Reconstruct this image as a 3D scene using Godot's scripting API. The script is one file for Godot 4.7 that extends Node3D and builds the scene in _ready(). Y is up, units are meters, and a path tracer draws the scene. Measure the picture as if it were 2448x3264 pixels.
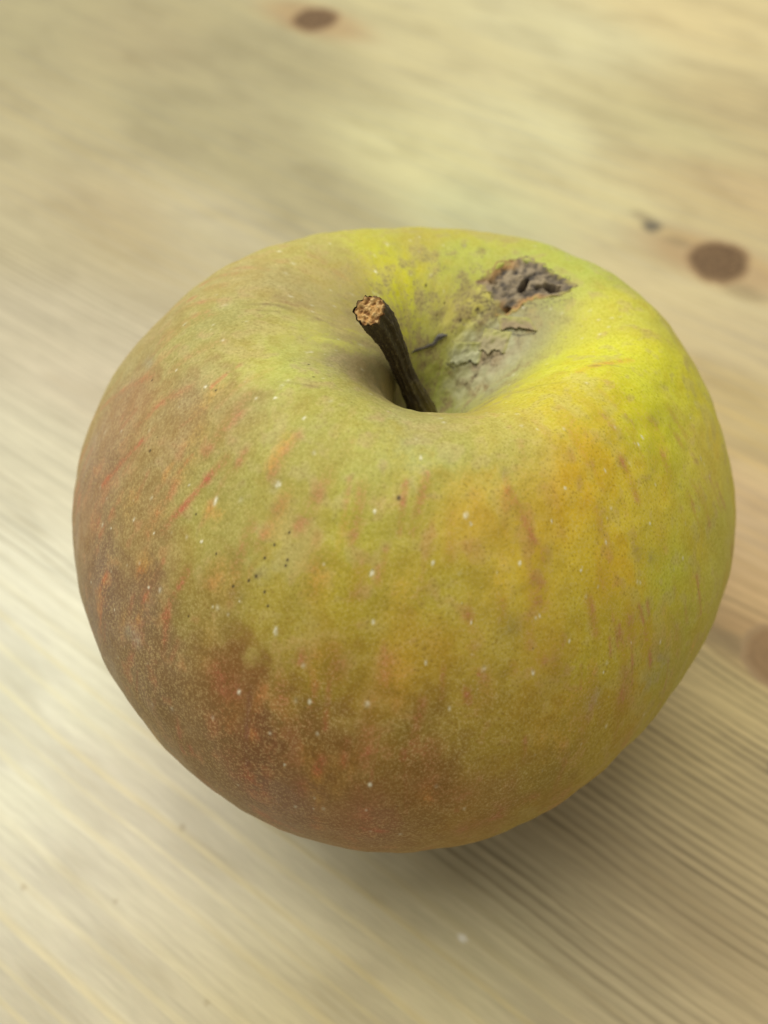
extends Node3D
# An aged yellow-green apple with a red blush on a scrubbed pine table, seen from close above.
# Lengths inside the builders are millimetres; MM turns them into metres.

const MM := 0.001

# ---- the apple's turned outline, (radius, height) from the stem pit down to the eye basin
const OUTLINE := [
	Vector2(0, 49.0), Vector2(2.5, 49.4), Vector2(5.0, 52.0), Vector2(8.6, 56.8), Vector2(13.8, 61.9),
	Vector2(20.0, 64.8), Vector2(26.3, 63.4), Vector2(33.2, 57.0), Vector2(39.2, 48.4), Vector2(43.1, 39.3),
	Vector2(43.5, 29.4), Vector2(39.7, 18.4), Vector2(31.6, 9.2), Vector2(25, 4.6), Vector2(19, 1.2),
	Vector2(14, 0), Vector2(9, 2.5), Vector2(4, 6), Vector2(0, 7)]
const TILT := Vector2(-0.176, -0.0746)

# bumps and hollows of the flesh: angle (deg), place along the outline (0..18), widths, height in mm
const SWELLS := [
	[180.0, 2.7, 42.0, 0.9, 2.4],
	[285.0, 3.0, 40.0, 1.2, 1.5],
	[315.0, 6.1, 34.0, 1.3, 0.6],
	[18.0, 9.2, 14.0, 1.0, 0.4],
	[187.0, 8.0, 12.0, 0.9, 0.3],
	[146.0, 9.8, 12.0, 0.8, 0.2],
	[225.0, 3.3, 62.0, 1.25, 3.3],
	[160.0, 3.4, 36.0, 1.1, 1.8],
	[345.0, 4.4, 45.0, 1.5, -1.6],
	[62.0, 4.8, 16.0, 1.3, -0.7],
	[25.0, 4.6, 14.0, 1.0, 0.9],
	[128.0, 5.2, 20.0, 1.6, 0.6],
]

# ---- colour of the skin: place on the unrolled skin (mm from the stem pit), linear base colour
const SKIN_COLOURS := [
	[-1.7, -26.5, 0.433, 0.413, 0.079], [-18, -15.8, 0.413, 0.374, 0.115], [6.7, -20.4, 0.437, 0.471, 0.084], [-25.9, -7.2, 0.383, 0.331, 0.135], [23.2, -18.8, 0.422, 0.478, 0.092],
	[-7.4, -16.4, 0.522, 0.528, 0.027], [-30.6, 4.3, 0.341, 0.316, 0.104], [-18.2, 7.5, 0.515, 0.53, 0.134], [-21, 16.7, 0.441, 0.457, 0.11], [-42.8, -1.7, 0.336, 0.277, 0.117],
	[28.5, -5.9, 0.522, 0.502, 0.061], [25.4, 6.8, 0.59, 0.605, 0.045], [17.5, 20, 0.535, 0.49, 0.05], [34.7, 4.3, 0.62, 0.607, 0.029], [30.7, 16.8, 0.62, 0.608, 0.027],
	[21.9, 28.2, 0.62, 0.454, 0.027], [17.4, 33, 0.62, 0.417, 0.027], [9.2, 27.6, 0.455, 0.408, 0.094], [-0.6, 29.5, 0.382, 0.411, 0.113], [-2.7, 34.6, 0.434, 0.38, 0.065],
	[-9.2, 30.6, 0.388, 0.378, 0.08], [-16.1, 27.4, 0.358, 0.345, 0.075], [-25.1, 21.2, 0.309, 0.26, 0.084], [-31.5, 19.5, 0.318, 0.232, 0.105], [-45.3, 9.8, 0.321, 0.22, 0.125],
	[-50.6, 17.4, 0.282, 0.184, 0.108], [-38.9, 30.4, 0.305, 0.215, 0.086], [-27.4, 34.2, 0.362, 0.326, 0.085], [-18.4, 36, 0.402, 0.384, 0.1], [-10.5, 37.1, 0.423, 0.398, 0.058],
	[2.7, 36.4, 0.561, 0.404, 0.053], [31.3, 29.2, 0.62, 0.486, 0.036], [44.2, 13.3, 0.62, 0.525, 0.064], [51.4, 19.5, 0.473, 0.421, 0.048], [38.3, 34.8, 0.492, 0.467, 0.037],
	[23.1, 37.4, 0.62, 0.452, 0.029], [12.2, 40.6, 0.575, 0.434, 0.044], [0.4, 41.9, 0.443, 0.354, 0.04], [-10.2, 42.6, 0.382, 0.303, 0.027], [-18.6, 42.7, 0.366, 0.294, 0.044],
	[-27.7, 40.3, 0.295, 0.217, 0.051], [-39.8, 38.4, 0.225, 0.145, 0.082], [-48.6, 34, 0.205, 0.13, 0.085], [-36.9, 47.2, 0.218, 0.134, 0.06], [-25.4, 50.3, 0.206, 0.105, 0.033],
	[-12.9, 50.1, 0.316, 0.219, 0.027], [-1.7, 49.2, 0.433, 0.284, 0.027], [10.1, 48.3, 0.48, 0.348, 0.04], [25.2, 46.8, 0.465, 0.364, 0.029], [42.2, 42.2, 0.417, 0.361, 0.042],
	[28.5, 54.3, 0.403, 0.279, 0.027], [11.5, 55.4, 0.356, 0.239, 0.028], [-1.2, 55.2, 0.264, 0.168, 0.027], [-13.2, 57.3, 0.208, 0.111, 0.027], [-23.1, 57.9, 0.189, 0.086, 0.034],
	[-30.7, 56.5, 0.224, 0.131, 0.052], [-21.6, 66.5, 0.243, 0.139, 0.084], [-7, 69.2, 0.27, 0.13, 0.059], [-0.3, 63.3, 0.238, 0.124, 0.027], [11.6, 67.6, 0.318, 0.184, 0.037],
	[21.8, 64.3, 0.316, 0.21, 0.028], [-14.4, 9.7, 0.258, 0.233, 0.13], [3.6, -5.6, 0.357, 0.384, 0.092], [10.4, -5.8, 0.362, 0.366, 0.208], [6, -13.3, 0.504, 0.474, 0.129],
	[13.6, -8.5, 0.281, 0.262, 0.134], [-2.9, 26.9, 0.358, 0.338, 0.126],]
const STREAKS := [
	[-38.1, 8.8, -51, 2.2, 0.34, 0.35, 0], [-31.7, 15.5, -35.2, 15.1, 0.43, 0.4, 0], [-38.8, 18.7, -47.5, 19.4, 0.31, 0.6, 0], [-25, 27.2, -34.4, 31.8, 0.3, 0.7, 0], [-28.5, 19.7, -32.2, 20.3, 0.16, 0.3, 0],
	[-12.9, 31.7, -16, 36, 0.49, 0.4, 0], [-30.7, 37.3, -32.2, 38.7, 0.31, 0.7, 0], [-33, 39.4, -35.2, 41.2, 0.26, 0.55, 0], [-38.2, 34.7, -38, 34.8, 0.96, 0.6, 1], [-39.2, 35, -39, 35.1, 0.43, 0.6, 0],
	[-21.7, 38.7, -22.2, 39.6, 0.25, 0.25, 0], [-13.6, 38.3, -14.3, 41.6, 0.29, 0.2, 0], [-1.7, 32.3, -3.1, 37.4, 0.31, 0.55, 0], [8.5, 33.4, 13.6, 39.5, 0.34, 0.45, 0], [10.5, 31.3, 11.4, 34.7, 0.57, 0.25, 1],
	[13.8, 42.4, 13.6, 43.1, 0.62, 0.5, 0], [25.6, 41.4, 25.7, 41.5, 0.21, 0.6, 0], [31.5, 40.6, 35.2, 43.4, 0.24, 0.5, 0], [34.2, 42.9, 37.3, 46, 0.37, 0.55, 0], [28.1, 43.7, 28.4, 44.6, 0.27, 0.4, 0],
	[4.2, 45.3, 4.2, 45.4, 0.22, 0.5, 0], [5.1, 52.7, 5.4, 53.6, 0.31, 0.7, 0], [6.2, 50.8, 6.2, 50.9, 0.22, 0.4, 0], [0.4, 47.5, 0.6, 48, 0.88, 0.35, 1], [14.7, 48.8, 15.5, 49.2, 0.43, 0.4, 0],
	[10.9, 50.2, 11.1, 50.3, 0.4, 0.4, 0], [9.5, 45.6, 11, 46.9, 0.67, 0.35, 2], [26.2, 52.5, 27.3, 52.9, 0.67, 0.35, 4], [39.4, 44.5, 41.2, 44.6, 0.64, 0.4, 4], [29.5, 34.8, 33.7, 34.3, 0.85, 0.3, 2],
	[-33.7, 39.9, -36, 44.4, 0.34, 0.7, 0], [-22.7, 51, -24.8, 59.8, 0.49, 0.75, 3], [-18.4, 51.2, -18.3, 52.4, 0.54, 0.5, 0], [-13.7, 59.4, -14.3, 60.8, 0.42, 0.7, 0], [-36, 57.5, -36.1, 58.3, 0.36, 0.5, 0],
	[-2.6, 58.9, -2.6, 59.5, 0.35, 0.6, 0], [-12, 48.2, -11.6, 50.3, 0.64, 0.4, 0], [-27.3, 48.8, -25.7, 51, 1.06, 0.45, 0], [4.8, 52.4, 5.1, 53.4, 0.32, 0.7, 0], [-8.3, 70.1, -4, 70.9, 0.26, 0.5, 0],
	[-43.1, 40.9, -41.2, 42.7, 0.9, 0.6, 4], [-17.9, 56.1, -17.8, 65.3, 1.32, 0.35, 3], [-27.5, 53.4, -27.3, 60.5, 1.24, 0.3, 0], [-27.2, 69.8, -20.4, 73.6, 0.49, 0.35, 0], [3.4, -21.6, 3.6, -21, 0.76, 0.6, 2],
	[9.4, -24.1, 9.6, -23.8, 0.78, 0.55, 2], [6.8, -24.9, 6.8, -24.6, 0.48, 0.4, 2], [4.1, -16.6, 4.5, -16, 0.58, 0.4, 2], [7.7, -17.6, 8, -17, 0.7, 0.5, 2], [6.8, -13.1, 7.6, -12.6, 0.63, 0.55, 2],
	[9.5, -13.6, 9.9, -12.2, 0.58, 0.6, 2], [6.6, -10.1, 6.9, -9.8, 0.35, 0.5, 2], [7.4, -21.9, 7.9, -20.7, 0.65, 0.35, 2], [1, -16.8, 4.3, -13.7, 1.15, 0.3, 2], [6, -19.7, 8.9, -14.4, 1.46, 0.3, 2],
	[-27, 0.2, -24.4, -0.1, 0.31, 0.7, 2], [-23.8, -0.2, -21.9, 0.3, 0.42, 0.75, 2], [-21.5, 0, -19.6, 1.2, 0.37, 0.55, 2], [-25.5, 1.7, -23.7, 1.5, 0.26, 0.5, 2], [-23.9, -2.7, -19.7, -2.5, 0.9, 0.35, 2],
	[-23.9, -1.5, -22, -1.3, 0.53, 0.35, 2], [-40.3, 3, -38.8, 6.2, 0.69, 0.5, 4], [-42.6, 3.2, -38.8, 4.2, 0.43, 0.4, 3], [-15.6, 7.9, -12.7, 8.5, 1.18, 0.5, 2], [-12.6, 10.5, -9.4, 8.9, 0.92, 0.5, 2],
	[-6.1, 20.3, 0.6, 21.8, 0.52, 0.4, 2], [0.6, 21.8, 10, 11.5, 0.43, 0.3, 2], [-16.4, 2, -13.3, 9.8, 0.58, 0.3, 2], [-20.5, 18.9, -15.8, 20, 0.23, 0.35, 2], [13.5, 13, 20, 15.1, 0.26, 0.4, 2],
	[22.2, 12.3, 28.7, 6.5, 0.35, 0.55, 1], [23.5, 10.8, 27.3, 9.3, 0.23, 0.4, 2], [17.5, 16, 21.1, 17.8, 0.25, 0.3, 2], [5.1, -7.9, 6, -6.9, 0.15, 0.9, 5], [7.1, -8.2, 8.8, -6.5, 0.14, 0.8, 5],
	[13, -9.5, 14.7, -7.6, 0.2, 0.8, 5], [14.7, -7.6, 16.8, -6.9, 0.14, 0.7, 5], [10, -7.9, 10.7, -8.7, 0.12, 0.7, 5], [15.1, -3, 14.4, -0.9, 0.28, 0.55, 2], [9.9, -6.7, 10.2, -4.3, 0.98, 0.4, 4],
	[10.8, -1.2, 13.1, 10.5, 1.13, 0.45, 4], [12.3, -7.3, 14, -5.1, 0.86, 0.4, 4], [8, 31.4, 7.8, 31.7, 0.53, 0.45, 2], [27.5, 19.3, 34.9, 13.4, 0.97, 0.2, 2], [-24.4, 41, -23.3, 41.6, 0.58, 0.5, 2],
	[-21.7, 40, -20.7, 39.7, 0.31, 0.4, 2], [-18.9, 38, -18.4, 38.2, 0.35, 0.3, 4], [-27.4, 31.8, -25.8, 32.7, 0.59, 0.35, 1], [-18.5, 31.1, -19, 31.7, 0.57, 0.3, 4], [9.2, 46.1, 10.5, 46.5, 1.1, 0.35, 2],
	[42.4, 44.7, 37.8, 47.9, 1.54, 0.3, 4], [26.1, 51.8, 24.7, 53, 1.18, 0.35, 4], [8.7, 71.2, 15, 68.9, 0.97, 0.35, 0], [15.8, 67.1, 20.7, 65.8, 0.73, 0.35, 0], [1.7, 63.3, 6.8, 64.9, 1.37, 0.3, 0],
	[23.4, 39.3, 24.9, 41.9, 0.69, 0.25, 0], [4.2, 45.3, 4.4, 45.5, 0.35, 0.45, 0], [5.8, 37.6, 7.6, 38.4, 1.09, 0.25, 1],]
const LENTICELS := [
	[-33.9, 10.9, 0.17], [-29.2, 16.5, 0.16], [-20.1, 21.4, 0.18], [-16.3, 24.8, 0.17], [-18.4, 31.2, 0.22],
	[-30.4, 28.1, 0.12], [-26.3, 31.1, 0.25], [-39.8, 28.4, 0.16], [-45.3, 27, 0.13], [-36.1, 31.6, 0.11],
	[-37.7, 37.3, 0.16], [-28.5, 34.8, 0.13], [-45.7, 37.4, 0.12], [-7.4, 35.4, 0.17], [-7.6, 40.9, 0.21],
	[23.2, 27.9, 0.18], [29.4, 20.8, 0.18], [28.8, 22.1, 0.18], [41.8, 14.6, 0.17], [16.6, 31.8, 0.14],
	[14.7, 35.6, 0.14], [31.8, 30.7, 0.17], [23.6, 35.7, 0.16], [40.3, 30.9, 0.18], [19.7, 39.6, 0.16],
	[10.4, 40.1, 0.18], [-0.5, 40.4, 0.16], [3, 35.9, 0.25], [3.7, 36.8, 0.14], [4.6, 45.9, 0.12],
	[19.2, 46.9, 0.14], [-0.7, 49.7, 0.16], [26.4, 49.2, 0.15], [38.7, 10, 0.13], [14, 50.5, 0.2],
	[2.8, 54.3, 0.18], [13.9, 44.9, 0.13], [-2.5, 30.3, 0.19], [-18.9, 45.5, 0.24], [-7.2, 45.6, 0.18],
	[-6.9, 62.6, 0.22], [-14.9, 53, 0.21], [-24.4, 51.1, 0.21], [-18.9, 59.9, 0.17], [-10.4, -17.5, 0.2],
	[-16.7, -20.6, 0.12], [-1.2, -26.6, 0.12],]
const SPECKS := [
	[-36.9, 21.1, 0.12], [-4.8, 34.3, 0.17], [-20.1, 38.2, 0.1], [-17.3, 38.8, 0.11], [-17.5, 39.3, 0.1],
	[-21.2, 39.8, 0.13], [-22.2, 40.1, 0.1], [-20.2, 41.5, 0.11], [-19.8, 42.9, 0.1], [-24.2, 40.3, 0.09],
	[-18.9, 37.1, 0.1], [-17.1, 36.2, 0.08], [-26.3, 36.6, 0.07], [-29.3, 31.7, 0.07], [-31.1, 42.1, 0.06],
	[-38.1, 9.5, 0.08], [-18.3, 14.3, 0.06], [-17, 17.7, 0.06], [-27.6, 17.8, 0.06], [-0.2, -18.3, 0.17],
	[7.2, -12.9, 0.18], [9.6, -13.8, 0.21], [10.2, -13, 0.17], [6.4, -10, 0.13], [11.3, -13.2, 0.13],
	[2.6, -14.5, 0.1], [4, -15.9, 0.12],]

# ---- colour of the pine: place on the table (mm along the grain, across it), linear base colour
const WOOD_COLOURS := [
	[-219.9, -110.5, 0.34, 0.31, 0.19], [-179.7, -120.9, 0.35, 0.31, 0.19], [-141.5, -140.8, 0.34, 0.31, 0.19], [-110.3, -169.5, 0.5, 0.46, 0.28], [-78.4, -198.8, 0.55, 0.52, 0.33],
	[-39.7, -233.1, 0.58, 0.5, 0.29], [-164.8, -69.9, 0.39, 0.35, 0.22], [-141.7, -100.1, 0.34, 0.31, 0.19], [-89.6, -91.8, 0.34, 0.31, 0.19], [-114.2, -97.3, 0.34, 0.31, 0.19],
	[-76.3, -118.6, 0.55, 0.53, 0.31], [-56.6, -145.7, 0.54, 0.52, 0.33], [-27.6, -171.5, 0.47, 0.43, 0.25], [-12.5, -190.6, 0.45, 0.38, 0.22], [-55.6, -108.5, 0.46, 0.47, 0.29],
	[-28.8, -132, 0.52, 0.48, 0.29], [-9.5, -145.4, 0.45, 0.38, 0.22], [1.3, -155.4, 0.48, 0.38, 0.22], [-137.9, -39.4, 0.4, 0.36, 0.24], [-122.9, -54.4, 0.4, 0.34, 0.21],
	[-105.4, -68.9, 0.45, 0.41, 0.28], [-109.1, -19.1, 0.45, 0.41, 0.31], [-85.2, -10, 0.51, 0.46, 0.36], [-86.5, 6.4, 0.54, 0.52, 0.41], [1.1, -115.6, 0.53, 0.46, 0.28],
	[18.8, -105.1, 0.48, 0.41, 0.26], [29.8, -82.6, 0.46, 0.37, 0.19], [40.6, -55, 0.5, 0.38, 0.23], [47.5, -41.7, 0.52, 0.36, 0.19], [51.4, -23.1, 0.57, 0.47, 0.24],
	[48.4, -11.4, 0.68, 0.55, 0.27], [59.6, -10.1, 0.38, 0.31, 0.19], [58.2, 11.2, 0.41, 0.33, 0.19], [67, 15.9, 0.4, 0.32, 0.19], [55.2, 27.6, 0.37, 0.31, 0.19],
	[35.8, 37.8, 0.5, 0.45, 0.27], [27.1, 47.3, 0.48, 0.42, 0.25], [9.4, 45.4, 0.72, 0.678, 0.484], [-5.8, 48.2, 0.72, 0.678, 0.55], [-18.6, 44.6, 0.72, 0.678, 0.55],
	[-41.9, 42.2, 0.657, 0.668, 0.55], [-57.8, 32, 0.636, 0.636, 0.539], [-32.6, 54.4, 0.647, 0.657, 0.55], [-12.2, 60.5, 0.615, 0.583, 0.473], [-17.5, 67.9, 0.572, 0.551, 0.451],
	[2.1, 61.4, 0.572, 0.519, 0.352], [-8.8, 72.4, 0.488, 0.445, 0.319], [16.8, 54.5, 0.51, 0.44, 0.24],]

# scar of dead cork: its edge on the unrolled skin
const SCAR_MIDDLE := Vector2(15.9, -16.4)
const SCAR_EDGE := [
	Vector2(9.0, -18.2), Vector2(11.1, -18.9), Vector2(12.7, -20.3), Vector2(14.3, -21.0), Vector2(16.4, -20.4), Vector2(18.2, -19.0),
	Vector2(19.8, -16.8), Vector2(22.4, -14.0), Vector2(22.2, -12.6), Vector2(20.3, -12.1), Vector2(17.8, -12.9), Vector2(16.2, -13.0),
	Vector2(14.8, -11.6), Vector2(13.0, -11.3), Vector2(12.2, -13.4), Vector2(10.3, -16.6)]
const PITS := [[15.7, -15.9, 0.62, 1.15, 0.5, 2.6], [19.35, -14.35, 1.5, 0.62, 0.75, 2.6], [13.4, -12.4, 0.62, 0.5, 0.2, 1.4], [17.6, -15.0, 0.5, 0.4, 0.3, 0.6], [11.6, -17.4, 0.8, 0.35, 0.6, 0.5]]

const GRAIN := 35.0              # the boards run this many degrees off the table's x axis
const KNOTS := [[-146.2, -165.1, 8.0, 9.0], [5.1, -125.6, 7.8, 9.0], [54.2, -33.2, 6.8, 6.2]]
const MAP_LEFT := -300.0         # the wood picture begins here (mm along and across the grain)
const MAP_TOP := -300.0
const MAP_SIZE := 430.0

const SKIN_REACH := 100.0        # the skin picture holds the skin this far from the stem pit
const PICTURE := 2048

var profile: Array = []          # [point, outward normal] at steps of 1/40
var arc := PackedFloat32Array()  # length along the outline at the same steps
var arc_all := 1.0
var sink := 0.0
var turn := Basis()
var scar_reach := PackedFloat32Array()
var relief := FastNoiseLite.new()


func _ready() -> void:
	# ------------------------------------------------------------------ camera
	var cam := Camera3D.new()
	cam.name = "camera"
	add_child(cam)
	cam.position = Vector3(-3.1245, 135.293, 71.914) * MM
	cam.rotation = Vector3(-0.94219, 0, 0)
	var lens := CameraAttributesPhysical.new()
	lens.frustum_focal_length = 20.785
	lens.frustum_near = 0.01
	lens.frustum_far = 20.0
	lens.exposure_aperture = 11.3
	lens.frustum_focus_distance = 0.093
	cam.attributes = lens
	cam.fov = 60.0
	cam.near = 0.01
	cam.far = 20.0
	cam.current = true

	# ------------------------------------------------------------------ light
	var around := WorldEnvironment.new()
	around.name = "room_light"
	var env := Environment.new()
	env.background_mode = Environment.BG_COLOR
	env.background_color = Color(0.80, 0.78, 0.735)
	env.background_energy_multiplier = 0.47
	env.tonemap_mode = Environment.TONE_MAPPER_LINEAR
	env.tonemap_exposure = 1.22
	env.sdfgi_enabled = true
	env.ssao_enabled = true
	env.ssil_enabled = true
	around.environment = env
	add_child(around)
	ceiling_light(Vector3(-0.44, 1.3, -0.42), Vector2(1.9, 1.4), 2.68)

	# ------------------------------------------------------------------ things
	build_outline()
	build_table()
	build_apple()


func ceiling_light(at: Vector3, size: Vector2, energy: float) -> void:
	var l := AreaLight3D.new()
	l.name = "ceiling_light"
	l.area_size = size
	l.light_energy = energy
	l.light_color = Color(1.0, 0.975, 0.90)
	l.area_range = 6.0
	l.area_attenuation = 2.0
	l.shadow_enabled = true
	add_child(l)
	l.look_at_from_position(at, Vector3(0, 0.03, 0), Vector3(0, 0, 1))


# ---------------------------------------------------------------------- helpers
func noise(sort: int, freq: float, octaves: int, seed_: int) -> FastNoiseLite:
	var n := FastNoiseLite.new()
	n.noise_type = sort
	n.frequency = freq
	n.seed = seed_
	n.fractal_octaves = octaves
	n.fractal_type = FastNoiseLite.FRACTAL_FBM if octaves > 1 else FastNoiseLite.FRACTAL_NONE
	return n


func mesh_node(called: String, m: Mesh, mat: Material, parent: Node3D) -> MeshInstance3D:
	var o := MeshInstance3D.new()
	o.name = called
	o.mesh = m
	o.material_override = mat
	parent.add_child(o, true)
	return o


func tinted(rough: float) -> StandardMaterial3D:
	var m := StandardMaterial3D.new()
	m.vertex_color_use_as_albedo = true
	m.roughness = rough
	m.metallic_specular = 0.35
	return m


# a sheet of w x h points, optionally closed round in x; front faces point where x runs clockwise
func grid_mesh(points: PackedVector3Array, uvs: PackedVector2Array, w: int, h: int, colours := PackedColorArray(), closed := true, flip := false) -> ArrayMesh:
	var nr := PackedVector3Array()
	nr.resize(points.size())
	var sign_ := -1.0 if flip else 1.0
	for y in h:
		for x in w:
			var xa := x - 1 if x > 0 else (w - 2 if closed else 0)
			var xb := x + 1 if x < w - 1 else (1 if closed else w - 1)
			var ya := maxi(y - 1, 0)
			var yb := mini(y + 1, h - 1)
			var n := (points[y * w + xb] - points[y * w + xa]).cross(points[yb * w + x] - points[ya * w + x]) * sign_
			nr[y * w + x] = n.normalized() if n.length_squared() > 1e-26 else Vector3.ZERO
	for x in w:
		for y in [0, h - 1]:
			if nr[y * w + x] == Vector3.ZERO:
				nr[y * w + x] = nr[(1 if y == 0 else h - 2) * w + x]
	var ix := PackedInt32Array()
	ix.resize((w - 1) * (h - 1) * 6)
	var at := 0
	for y in h - 1:
		for x in w - 1:
			var i := y * w + x
			var b := i + 1
			var c := i + w
			if flip:
				b = i + w
				c = i + 1
			ix[at] = i
			ix[at + 1] = c
			ix[at + 2] = b
			ix[at + 3] = i + w + 1
			ix[at + 4] = b
			ix[at + 5] = c
			at += 6
	var arr := []
	arr.resize(Mesh.ARRAY_MAX)
	arr[Mesh.ARRAY_VERTEX] = points
	arr[Mesh.ARRAY_NORMAL] = nr
	if uvs.size():
		arr[Mesh.ARRAY_TEX_UV] = uvs
	if colours.size():
		arr[Mesh.ARRAY_COLOR] = colours
	arr[Mesh.ARRAY_INDEX] = ix
	var m := ArrayMesh.new()
	m.add_surface_from_arrays(Mesh.PRIMITIVE_TRIANGLES, arr)
	return m


# colours known at scattered places, spread over a small picture and enlarged; stretch: how much farther they reach in x
func spread(known: Array, left: float, top: float, size: float, stretch: float, reach: float) -> PackedFloat32Array:
	var n := 96
	var im := Image.create_empty(n, n, false, Image.FORMAT_RGBF)
	for j in n:
		for i in n:
			var x := left + size * (i + 0.5) / n
			var y := top + size * (j + 0.5) / n
			var sum := 0.0
			var c := Vector3.ZERO
			for k in known:
				var dx: float = (x - float(k[0])) / stretch
				var dy: float = y - float(k[1])
				var d := dx * dx + dy * dy + reach
				var wgt := 1.0 / (d * d)
				sum += wgt
				c += Vector3(k[2], k[3], k[4]) * wgt
			c /= sum
			im.set_pixel(i, j, Color(c.x, c.y, c.z))
	im.resize(PICTURE / 2, PICTURE / 2, Image.INTERPOLATE_CUBIC)
	return im.get_data().to_float32_array()


func as_texture(data: PackedByteArray, format: int) -> ImageTexture:
	return ImageTexture.create_from_image(Image.create_from_data(PICTURE, PICTURE, false, format, data))


func run_rows(work: Callable) -> void:
	var id := WorkerThreadPool.add_group_task(work, PICTURE, -1, true)
	WorkerThreadPool.wait_for_group_task_completion(id)


func byte(v: float) -> int:
	return clampi(int(v * 255.0 + 0.5), 0, 255)


func srgb(v: float) -> int:
	v = clampf(v, 0.0, 1.0)
	return byte(1.055 * pow(v, 0.41667) - 0.055 if v > 0.0031308 else v * 12.92)


# ---------------------------------------------------------------------- apple shape
func spline(t: float) -> Vector2:
	var n := OUTLINE.size()
	var i := clampi(int(t), 0, n - 2)
	var f := t - i
	var b: Vector2 = OUTLINE[i]
	var c: Vector2 = OUTLINE[i + 1]
	var a: Vector2 = OUTLINE[i - 1] if i > 0 else Vector2(-OUTLINE[1].x, OUTLINE[1].y)
	var d: Vector2 = OUTLINE[i + 2] if i + 2 < n else Vector2(-OUTLINE[n - 2].x, OUTLINE[n - 2].y)
	return 0.5 * (2.0 * b + (c - a) * f + (2.0 * a - 5.0 * b + 4.0 * c - d) * f * f + (3.0 * b - a - 3.0 * c + d) * f * f * f)


func build_outline() -> void:
	relief = noise(FastNoiseLite.TYPE_SIMPLEX_SMOOTH, 0.11, 3, 5)
	for k in 360:
		var dir := Vector2.from_angle(deg_to_rad(k))
		var best := 2.0
		for i in SCAR_EDGE.size():
			var hit = Geometry2D.segment_intersects_segment(SCAR_MIDDLE, SCAR_MIDDLE + dir * 20.0, SCAR_EDGE[i], SCAR_EDGE[(i + 1) % SCAR_EDGE.size()])
			if hit != null:
				best = maxf(best, SCAR_MIDDLE.distance_to(hit))
		scar_reach.append(best)
	turn = Basis(Vector3.RIGHT, TILT.x) * Basis(Vector3.BACK, TILT.y)
	var steps := (OUTLINE.size() - 1) * 40
	var last := spline(0.0)
	var sum := 0.0
	for k in steps + 1:
		var t := k / 40.0
		var p := spline(t)
		var q := (spline(t + 0.01) - spline(t - 0.01)) if k > 0 and k < steps else Vector2(1, 0) * (1 if k == 0 else -1)
		q = q.normalized()
		sum += p.distance_to(last)
		last = p
		profile.append([p, Vector2(-q.y, q.x)])
		arc.append(sum)
	arc_all = sum
	var low := 1e9
	for i in 120:
		for k in range(440, 680, 2):
			low = minf(low, (turn * (skin_raw(TAU * i / 120.0, k / 40.0, 0.0) - Vector3(0, 34, 0))).y)
	sink = -low


func at_profile(t: float) -> Array:
	var x := clampf(t * 40.0, 0.0, profile.size() - 1.001)
	var i := int(x)
	var f := x - i
	return [(profile[i][0] as Vector2).lerp(profile[i + 1][0], f), (profile[i][1] as Vector2).lerp(profile[i + 1][1], f)]


func skin_raw(a: float, t: float, extra: float) -> Vector3:
	var pn := at_profile(t)
	var p: Vector2 = pn[0]
	var nrm: Vector2 = pn[1]
	var lift := extra
	for s in SWELLS:
		var da: float = wrapf(rad_to_deg(a) - s[0], -180.0, 180.0) / float(s[2])
		var dt: float = (t - s[1]) / s[3]
		var e: float = da * da + dt * dt
		if e < 9.0:
			lift += s[4] * exp(-e)
	p += nrm * lift
	var up := clampf(p.y / 68.0, 0.0, 1.0)
	var top := 0.0312 * cos(2 * a) - 0.0479 * sin(2 * a) + 0.0042 * cos(3 * a) - 0.0332 * sin(3 * a)
	var foot := -0.0118 * cos(2 * a) - 0.0107 * sin(2 * a) + 0.0067 * cos(3 * a) - 0.0318 * sin(3 * a)
	var r := p.x * (1.0 + top * up + foot * (1.0 - up))
	return Vector3(r * cos(a), p.y, r * sin(a))


# a point of the skin in the apple's own axes (millimetres, y = 0 on the table)
func skin(a: float, t: float, extra := 0.0) -> Vector3:
	return turn * (skin_raw(a, t, extra) - Vector3(0, 34, 0)) + Vector3(0, sink, 0)


# the same, from a place on the unrolled skin
func on_skin(q: Vector2, extra := 0.0) -> Vector3:
	return skin(q.angle(), t_of_arc(q.length()), extra + uneven(q))


# small hills and hollows of the skin, more of them in the cracked bowl round the stem
func uneven(q: Vector2) -> float:
	var s := q.length()
	var p := Vector3(q.x, 0, q.y) * (1.0 if s < 45.0 else 45.0 / s) + Vector3(0, s * 0.7, 0)
	var v := relief.get_noise_3dv(p) * 0.26
	var bowl := exp(-(q - Vector2(9, -7)).length_squared() / 42.0)
	if bowl > 0.02:
		v += bowl * (relief.get_noise_3dv(p * 4.3) * 0.34 + relief.get_noise_3dv(p * 9.0) * 0.12)
	return v


# 0 in the middle of the scar, 1 on its edge
func in_scar(q: Vector2) -> float:
	var d := q - SCAR_MIDDLE
	if absf(d.x) > 9.0 or absf(d.y) > 9.0:
		return 9.0
	var k := fposmod(rad_to_deg(d.angle()), 360.0)
	var i := int(k) % 360
	return d.length() / lerpf(scar_reach[i], scar_reach[(i + 1) % 360], k - floorf(k))


func t_of_arc(s: float) -> float:
	var lo := 0
	var hi := arc.size() - 1
	while hi - lo > 1:
		var m := (lo + hi) >> 1
		if arc[m] <= s:
			lo = m
		else:
			hi = m
	return (lo + clampf((s - arc[lo]) / maxf(arc[hi] - arc[lo], 1e-6), 0.0, 1.0)) / 40.0


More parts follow.
